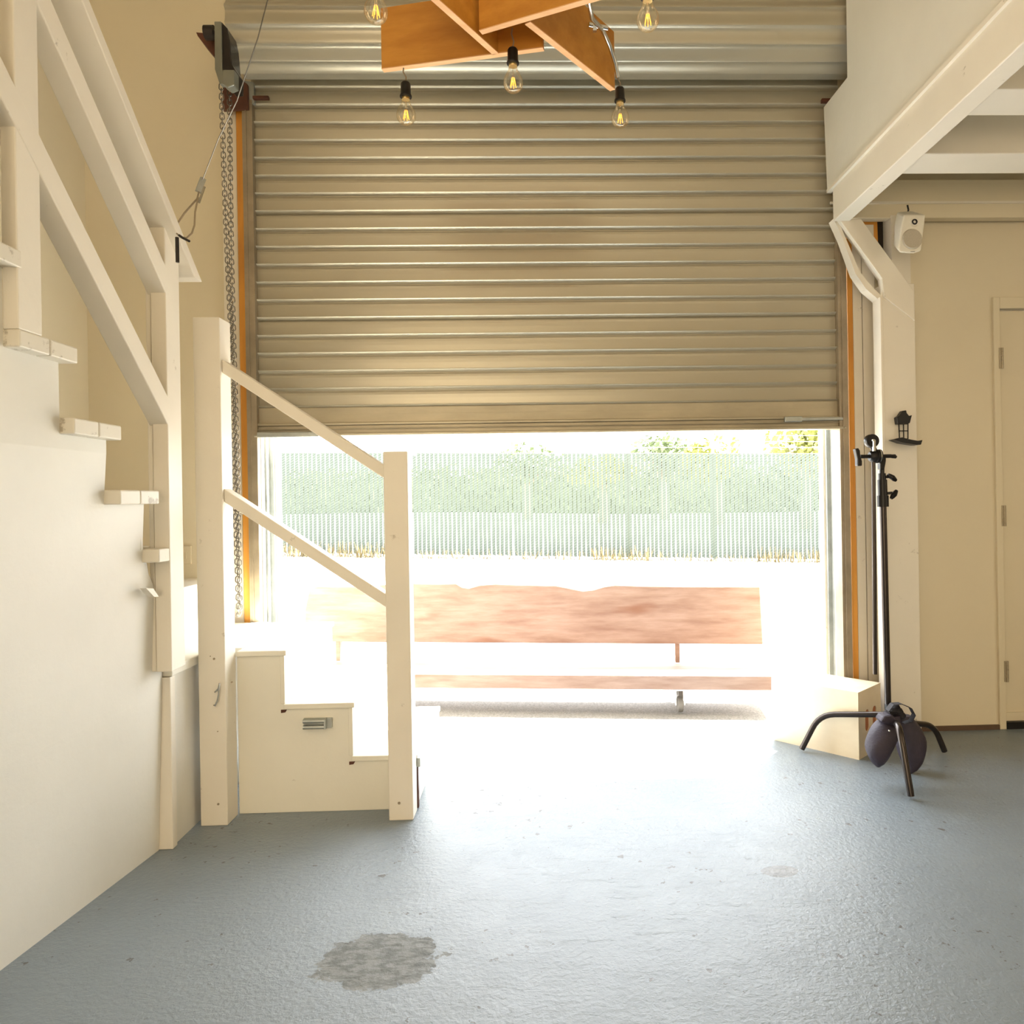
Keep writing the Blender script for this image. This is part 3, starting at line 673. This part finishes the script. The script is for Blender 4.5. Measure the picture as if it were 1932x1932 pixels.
for (p_, r) in (((1684, 1340), .024), ((1694, 1342), .022), ((1676, 1346), .02), ((1700, 1350), .02), ((1690, 1334), .018)):
    c = at(*p_, Y=3.03); q.lathe([(.001, -r*.8), (r*.7, -r*.55), (r, 0), (r*.7, r*.55), (.001, r*.8)], c, 'Z', 12)
q.build('gathered_neck', M['webbing'], sb)

# wooden box
bx = thing('plywood_box', 'pale plywood crate with oval hand slots, in sun beside the light stand', 'box', at(1560, 1400, Z=0))
A = at(1460, 1396, Z=0); B = at(1621, 1434, Z=0); u_ = (A-B); L_ = u_.length; u_.normalize(); v_ = Vector((-u_.y, u_.x, 0)); 
if v_.y < 0: v_ = -v_
hgt = at(1618, 1307, Y=B.y).z; dpt = .235
Bz = Vector((0, 0, hgt)); 
base_ = [B, B+u_*L_, B+u_*L_+v_*dpt, B+v_*dpt]
# shell: four sides and top as one, the end panel cut with two slots
shell = MB(); t_ = .015
shell.prism([B, B+u_*L_, B+u_*L_+v_*t_, B+v_*t_], Bz)
shell.prism([B+v_*(dpt-t_), B+u_*L_+v_*(dpt-t_), B+u_*L_+v_*dpt, B+v_*dpt], Bz)
shell.prism([B+u_*(L_-t_)+v_*t_, B+u_*L_+v_*t_, B+u_*L_+v_*(dpt-t_), B+u_*(L_-t_)+v_*(dpt-t_)], Bz)
shell.prism([B+Bz-Vector((0, 0, t_))+v_*t_+u_*t_, B+u_*(L_-t_)+Bz-Vector((0, 0, t_))+v_*t_, B+u_*(L_-t_)+Bz-Vector((0, 0, t_))+v_*(dpt-t_), B+Bz-Vector((0, 0, t_))+v_*(dpt-t_)+u_*t_], (0, 0, t_))
shell.build('box_shell', M['plywood'], bx)
def end_panel():
    q = MB(); W2 = dpt-2*t_; s0 = [.36*W2, .74*W2]; sw = .20*W2; z0, z1 = hgt*.36, hgt*.69
    def pt(s, z, o=0): return B+v_*(t_+s)+u_*o+Vector((0, 0, z))
    xs_ = [0, s0[0]-sw/2, s0[0]+sw/2, s0[1]-sw/2, s0[1]+sw/2, W2]
    for i in range(5):
        segs = [(0, z0), (z1, hgt)] if i in (1, 3) else [(0, hgt)]
        for za, zb in segs:
            q.prism([pt(xs_[i], za), pt(xs_[i+1], za), pt(xs_[i+1], zb), pt(xs_[i], zb)], u_*t_)
    for i in (1, 3):            # rounded ends of the slots
        for zc_, sg in ((z0, 1), (z1, -1)):
            xm = (xs_[i]+xs_[i+1])/2; r = sw/2
            for s_ in (-1, 1):
                arc = [pt(xm+s_*r, zc_)] + [pt(xm+s_*r*math.cos(a), zc_+sg*(r-r*math.sin(a))) for a in [j*math.pi/2/6 for j in range(0, 7)]] + []
                arc = [pt(xm+s_*r, zc_)] + [pt(xm+s_*r*math.cos(a), zc_+sg*r*(1-math.sin(a))) for a in [j*math.pi/12 for j in range(7)]]
                q.prism(arc, u_*t_)
    return q
end_panel().build('end_panel', M['plywood'], bx)
W2 = dpt-2*t_
for f_s in (.36, .74):
    p0 = B+v_*(t_+W2*(f_s-.10))+u_*.004+Vector((0, 0, hgt*.28)); q0 = v_*(.20*W2)
    MB().prism([p0, p0+q0, p0+q0+Vector((0, 0, hgt*.48)), p0+Vector((0, 0, hgt*.48))], u_*.006).build('slot_lining', M['hole'], bx)

# ------------------------------------------------------------ chandelier
cz = 2.62; bh = .205
cl = thing('timber_chandelier', 'amber wood board chandelier in a pinwheel lattice hanging before the shutter', 'chandelier', (-.06, 2.42, 2.62))
def board(a, b2, ext=0, th=.021):
    a = Vector((*a, cz)); b2 = Vector((*b2, cz)); d = (b2-a).normalized(); b2 = b2+d*ext; s = Vector((-d.y, d.x, 0))*th/2
    o = MB().prism([a+s, b2+s, b2-s, a-s], (0, 0, bh)).build('board', M['timber'], cl, bevel=.0015)
    return o, a, b2, s
A0, A2_ = (-.507, 2.601), (.040, 2.476); B0 = (-.115, 2.518); B1 = (-.28, 2.237)
dB = Vector((B1[0]-B0[0], B1[1]-B0[1])).normalized(); Bend = (B0[0]+dB.x*.56, B0[1]+dB.y*.56)
C0 = (-.17, 2.396); C1 = (.176, 2.234); dC = Vector((C1[0]-C0[0], C1[1]-C0[1])).normalized(); Cend = (C0[0]+dC.x*.56, C0[1]+dC.y*.56)
D0 = (-.010, 2.34); D1 = (.291, 2.725)
B0 = (-.118, 2.502); C0 = (-.158, 2.388)
for a, b2 in ((A0, A2_), (B0, Bend), (C0, Cend), (D0, D1)):
    o, va, vb, s = board(a, b2)
    MB().prism([va+s*1.02-Vector((0,0,.003)), vb+s*1.02-Vector((0,0,.003)), vb-s*1.02-Vector((0,0,.003)), va-s*1.02-Vector((0,0,.003))], (0, 0, .0029)).build('sawn_edge', M['timber_edge'], o)
rod = [at(1105, -60, Y=2.30), at(1112, 5, Y=2.40), at(1117, 35, Y=2.46), at(1136, 55, Y=2.55), at(1150, 85, Y=2.62), at(1161, 120, Y=2.66), at(1166, 146, Y=2.68)]
MB().tube(rod, .0075, 12).build('conduit_arm', M['chrome'], cl)
q = MB(); c = at(1130, 50, Y=2.54); q.tube([c+Vector((-.035, -.01, 0)), c+Vector((.03, .01, 0))], .008, 10); q.lathe([(0, -.006), (.013, -.006), (.013, .006), (0, .006)], at(1122, 53, Y=2.52), 'X', 6); q.build('conduit_clamp', M['chrome'], cl)
MB().tube([(-.06, 2.42, 2.82), (-.06, 2.42, ZC)], .006, 8).build('suspension_rod', M['dark_metal'], cl)
q = MB(); q.bar((-.3, 2.47, 2.826), (.2, 2.36, 2.826), .03, .008); q.build('hanger_strap', M['dark_metal'], cl)

def make_pendant(loc, label, cord_len, dx):
    t = thing('pendant_bulb', label, 'light bulb', loc, 'filament bulbs hanging from the timber chandelier')
    L0 = Vector(loc)
    prof = [(.0008, -.0585)] + [(.032*math.sin(a), -.028-.0305*math.cos(a)) for a in [i*math.pi/2/7 for i in range(1, 8)]] + [(.0318, -.021), (.0290, -.010), (.0225, .002), (.0170, .011), (.0145, .020), (.0135, .030)]
    MB().lathe(prof, L0, 'Z', 28).build('bulb_glass', M['glass'], t)
    q = MB()
    q.tube([L0+Vector((0, 0, .02)), L0+Vector((0, 0, -.012))], .004, 8)
    q.build('filament_stem', M['glass'], t)
    q = MB()
    for k in range(6):
        a = k*math.pi/3; b0 = L0+Vector((.004*math.cos(a), .004*math.sin(a), -.012+.002)); b1 = L0+Vector((.010*math.cos(a+.4), .010*math.sin(a+.4), -.040))
        q.tube([b0, b1], .0011, 6)
    q.build('filament', M['filament'], t)
    MB().lathe([(0, .026), (.0135, .026), (.0135, .036), (.012, .040), (0, .040)], L0, 'Z', 20).build('screw_cap', M['brass'], t)
    MB().lathe([(0, .034), (.0195, .034), (.0205, .037), (.0195, .041), (.0175, .044), (.0165, .078), (.013, .084), (.006, .088), (0, .088)], L0, 'Z', 24).build('socket', M['black'], t)
    q = MB(); e = L0+Vector((dx, 0, .088+cord_len))
    q.tube([L0+Vector((0, 0, .086)), L0+Vector((dx*.3+.004, 0, .088+cord_len*.3)), L0+Vector((dx*.75-.003, 0, .088+cord_len*.7)), e], .0024, 8)
    q.build('cord', M['guide'], t)
    return t
def bl(px, py, Y): 
    p = at(px, py, Y=Y); p.z += .0; return p
make_pendant(bl(766, 203, 2.56), 'filament bulb leftmost of the two hanging low, below long left board', .045, -.006)
make_pendant(bl(968, 141, 2.44), 'filament bulb hanging in the centre of the timber lattice', .062, .0)
make_pendant(bl(1170, 210, 2.69), 'filament bulb hanging from the curved metal arm at right', .042, -.004)
make_pendant(bl(709, 4, 2.07), 'filament bulb cut by the top edge, left of the timber boards', .045, 0)
make_pendant(bl(1222, 20, 2.14), 'filament bulb near the top edge, right of the timber boards', .045, 0)

# light switch beside the stairs
p = at(352, 1042, Y=W-.01); sw = thing('switch_plate', 'blank cream switch plate on the back wall beside railing post', 'switch plate', p)
MB().box((p.x-.035, W-.009, p.z-.055), (p.x+.02, W, p.z+.03)).build('plate', M['wall'], sw, bevel=.002)
MB().box((p.x-.012, W-.013, p.z-.03), (p.x+.0, W-.009, p.z)).build('toggle', M['door'], sw)

# ------------------------------------------------------------ outside: bench
bn = thing('rolling_bench', 'live-edge timber slab bench on caster wheels parked outside the doorway', 'bench', at(1040, 1350, Z=0))
SZ = .205
ba = at(574, 1271, Z=SZ); bb_ = at(1456, 1276, Z=SZ); bu = (bb_-ba).normalized(); bv = Vector((-bu.y, bu.x, 0))
def on_bench(px, py, off):          # point on the upright plane set back by off from the seat's front edge
    d = Vector(ray(px, py)); o_ = Vector((0, 0, EYE)); p0 = ba+bv*off
    return o_+d*((p0-o_).dot(bv)/d.dot(bv))
tops = [(575, 1150), (583, 1112), (600, 1106), (640, 1107), (700, 1104), (780, 1101), (830, 1102), (860, 1101), (872, 1108), (885, 1110), (905, 1104), (935, 1102), (1000, 1104), (1050, 1105), (1075, 1110), (1100, 1115), (1120, 1113), (1140, 1107), (1160, 1104), (1220, 1106), (1330, 1107), (1434, 1107), (1440, 1216)]
pl = [on_bench(x_, y_, .30) for x_, y_ in tops] + [on_bench(x_, 1211+(x_-575)*.006, .30) for x_ in (1300, 1000, 800, 574)]
MB().prism(pl, bv*.05).build('backrest_slab', M['bench'], bn, bevel=.006)
MB().prism([ba, bb_, bb_+bv*.30, ba+bv*.30], (0, 0, -.075)).build('seat_plank', M['bench'], bn, bevel=.005)
for px in (640, 1278):
    c = on_bench(px, 1240, .33); c.z = SZ
    MB().bar(c+Vector((0, 0, .001)), c+Vector((0, 0, .3)), .026, .04, bv).build('back_bracket', M['bench'], bn, bevel=.002)
for px, off in ((640, .05), (1283, .05), (640, .25), (1283, .25)):
    c = on_bench(px, 1340, off); c.z = 0
    w_ = MB(); w_.lathe([(.0, -.016), (.030, -.016), (.040, -.012), (.043, 0), (.040, .012), (.030, .016), (0, .016)], (c.x, c.y, .043), 'X', 28)
    cst = MB().box((c.x-.035, c.y-.03, SZ-.085), (c.x+.035, c.y+.03, SZ-.075)).box((c.x-.027, c.y-.012, .04), (c.x-.021, c.y+.012, SZ-.08)).box((c.x+.021, c.y-.012, .04), (c.x+.027, c.y+.012, SZ-.08)).build('caster', M['chrome'], bn)
    w_.build('wheel', M['tyre'], cst)

# ------------------------------------------------------------ chain-link fence
fn = thing('slatted_fence', 'pale green slatted chain-link fence topped with barbed wire across the yard', 'fence', (0, 15, 0))
FY = 15.0; FX0, FX1 = -8.5, 8.5
def fz(x): return gz(x, FY)-.0
def ft(x): return 2.05-.0165*x
q = MB(); xx = FX0; i = 0
while xx < FX1:
    dz = -random.random()*.05 if random.random() < .15 else 0; tl = random.uniform(-.004, .004)
    if -.9 < xx < .1 and random.random() < .3: tl = random.uniform(-.02, .02)
    q.prism([(xx+tl, FY, fz(xx)+.03+random.random()*.03), (xx+.066+tl, FY, fz(xx)+.03), (xx+.066, FY, ft(xx)+dz), (xx, FY, ft(xx)+dz)], (0, .006, 0)); xx += .085
q.build('slat_infill', M['slat'], fn)
q = MB(); sp_ = .085; x = FX0-3.4
while x < FX1:
    for sg in (1, -1):
        a = x; b2 = x+3.3
        xa, xb = (a, b2)
        za, zb = (.02, 1.0) if sg > 0 else (1.0, .02)
        lo_ = max(xa, FX0); hi_ = min(xb, FX1)
        if hi_ > lo_:
            f0, f1 = (lo_-xa)/(xb-xa), (hi_-xa)/(xb-xa)
            def zz(f, xq): g_ = fz(xq); return g_+(ft(xq)-g_)*(za+(zb-za)*f)
            q.bar((lo_, FY-.010 if sg > 0 else FY+.016, zz(f0, lo_)), (hi_, FY-.010 if sg > 0 else FY+.016, zz(f1, hi_)), .0042, .0042)
    x += sp_
q.build('wire_mesh', M['wire'], fn)
MB().bar((FX0, FY, ft(FX0)), (FX1, FY, ft(FX1)), .012, .012).build('top_wire', M['wire'], fn)
for zz_ in (.12, .24, .36):
    q = MB().tube([(FX0, FY, ft(FX0)+zz_), (FX1, FY, ft(FX1)+zz_)], .006, 5); x = FX0
    while x < FX1: q.bar((x-.012, FY-.012, ft(x)+zz_-.015), (x+.012, FY+.012, ft(x)+zz_+.015), .004, .004); x += .16
    q.build('barbed_wire', M['wire'], fn)
for px in (1184, 1345, 700, 1010, 480, 1600):
    p = at(px, 850, Y=FY+.06); MB().tube([(p.x, FY+.06, fz(p.x)-.1), (p.x, FY+.06, ft(p.x)+.42)], .03, 12).build('post', M['wire'], fn)
# weeds along the foot of the fence
q = MB()
for i in range(1500):
    x = random.uniform(-6.5, 7); den = 1.0 if (-5.4 < x < -3.0 or 1.0 < x < 2.2 or x > 4.3) else .35
    if random.random() > den: continue
    y = FY-random.uniform(.03, .45); h = random.uniform(.05, .2)*(1.6 if den == 1 else 1); a = random.uniform(0, 6.28); z0 = gz(x, y)-.01
    d = Vector((math.cos(a), math.sin(a), 0)); s = Vector((-d.y, d.x, 0))*random.uniform(.006, .015); b0 = Vector((x, y, z0)); tp = b0+d*random.uniform(.02, .15)+Vector((0, 0, h))
    q.add([b0-s, b0+s, tp+s*.3, tp-s*.3], [(0, 1, 2, 3)])
tag(q.build('dry_weeds', M['weed']), 'dry straw-coloured weeds along the foot of the fence', 'weeds', kind='stuff')

def tree(loc, rx, rz, hh, mtl, label, nleaf=1100):
    t = thing('tree', label, 'tree', loc, 'trees beyond the fence'); L0 = Vector(loc)
    q = MB(); lobes = [(Vector((random.uniform(-.55, .55)*rx, random.uniform(-.3, .3)*rx, hh+random.uniform(-.45, .45)*rz)), random.uniform(.4, .7)) for _ in range(7)]
    for i in range(nleaf):
        c, s_ = random.choice(lobes); v = Vector([random.gauss(0, 1) for _ in range(3)]).normalized()*random.uniform(.6, 1.05)
        p = L0+c+Vector((v.x*rx*s_, v.y*rx*s_, v.z*rz*s_)); sz = random.uniform(.12, .3)*rx*.22+.06
        a = Vector([random.gauss(0, 1) for _ in range(3)]).normalized(); b2 = a.orthogonal().normalized(); c2 = a.cross(b2)
        q.add([p-b2*sz, p-c2*sz*.6, p+b2*sz, p+c2*sz*.6], [(0, 1, 2, 3)])
    q.build('crown', mtl, t)
    q = MB().tube([L0-Vector((0, 0, .4)), L0+Vector((.1, 0, hh*.5)), L0+Vector((0, 0, hh))], [.28, .2, .1], 10)
    for c, s_ in lobes[:4]: q.tube([L0+Vector((0, 0, hh*.6)), L0+c], [.1, .04], 6)
    q.build('trunk', M['bark'], t)
def tz(px, Y): p = at(px, 940, Y=Y); return (p.x, Y, -.3)
tree(tz(992, 42), 2.2, 1.3, 3.3, M['leaf2'], 'grey-green round tree beyond fence, nearest the middle of doorway')
tree(tz(1135, 38), 2.3, .9, 2.9, M['leaf'], 'low yellow-green tree beyond fence, just right of the doorway middle')
tree(tz(1250, 46), 2.6, 1.6, 3.6, M['leaf2'], 'broad grey-green tree behind the fence, between two yellow-green trees')
tree(tz(1355, 36), 1.9, 1.2, 3.0, M['leaf'], 'bushy yellow-green tree beyond the fence, left of the feathery one')
tree(tz(1520, 30), 2.0, 1.9, 3.4, M['leaf'], 'tall feathery yellow-green tree beyond fence by right door jamb')
def hedge(px0, px1, Y, h, label):
    a = tz(px0, Y); b2 = tz(px1, Y); q = MB()
    xs_ = [a[0]+(b2[0]-a[0])*i/60 for i in range(61)]; q.prism([(a[0], Y, -.8)]+[(x, Y, h*(.80+.10*math.sin(x*1.3)+.06*math.sin(x*3.7))) for x in xs_]+[(b2[0], Y, -.8)], (0, 1.2, 0))
    for i in range(5000):
        x = random.uniform(a[0], b2[0]); p = Vector((x, Y+random.uniform(-.5, .2), random.uniform(-.3, h)*random.uniform(.85, 1.0))); sz = random.uniform(.12, .3)
        n_ = Vector([random.gauss(0, 1) for _ in range(3)]).normalized(); b3 = n_.orthogonal().normalized(); c2 = n_.cross(b3)
        q.add([p-b3*sz, p-c2*sz, p+b3*sz, p+c2*sz], [(0, 1, 2, 3)])
    tag(q.build('hedge', M['leaf2']), label, 'hedge')
hedge(505, 1650, 62, 4.2, 'long low green hedge beyond the fence under the trees')
wf = at(640, 900, Y=75)
wh2 = thing('warehouse', 'pale low warehouse beyond the fence at the left of the doorway', 'building', (wf.x, 75, 0))
MB().box((wf.x-12, 75, -.5), (wf.x+9, 86, 6.0)).build('wall', M['facade'], wh2)
MB().prism([(wf.x-12.4, 74.6, 6.0), (wf.x+9.4, 74.6, 6.0), (wf.x+9.4, 80.5, 7.6), (wf.x-12.4, 80.5, 7.6)], (0, 0, .15)).build('roof', M['roof'], wh2)
for k in range(5):
    MB().box((wf.x-9+k*3.6, 74.95, 3.8), (wf.x-7.6+k*3.6, 75.02, 5.2)).build('window', M['window_dark'], wh2)
# leaves on the yard
for (px, py), ll in zip(((1308, 1373), (1322, 1371), (1331, 1374), (1356, 1372)), ('leftmost of the four', 'second from left', 'second from right', 'rightmost of the four')):
    p = at(px, py, Z=.0); q = MB().add([p+Vector((-.012, 0, .004)), p+Vector((0, -.008, .001)), p+Vector((.014, .002, .006)), p+Vector((.002, .009, .002))], [(0, 1, 2, 3)])
    tag(q.build('fallen_leaf', M['yellowleaf']), 'tiny yellow fallen leaf in front of the bench, '+ll, 'leaf', 'fallen leaves in front of the bench')
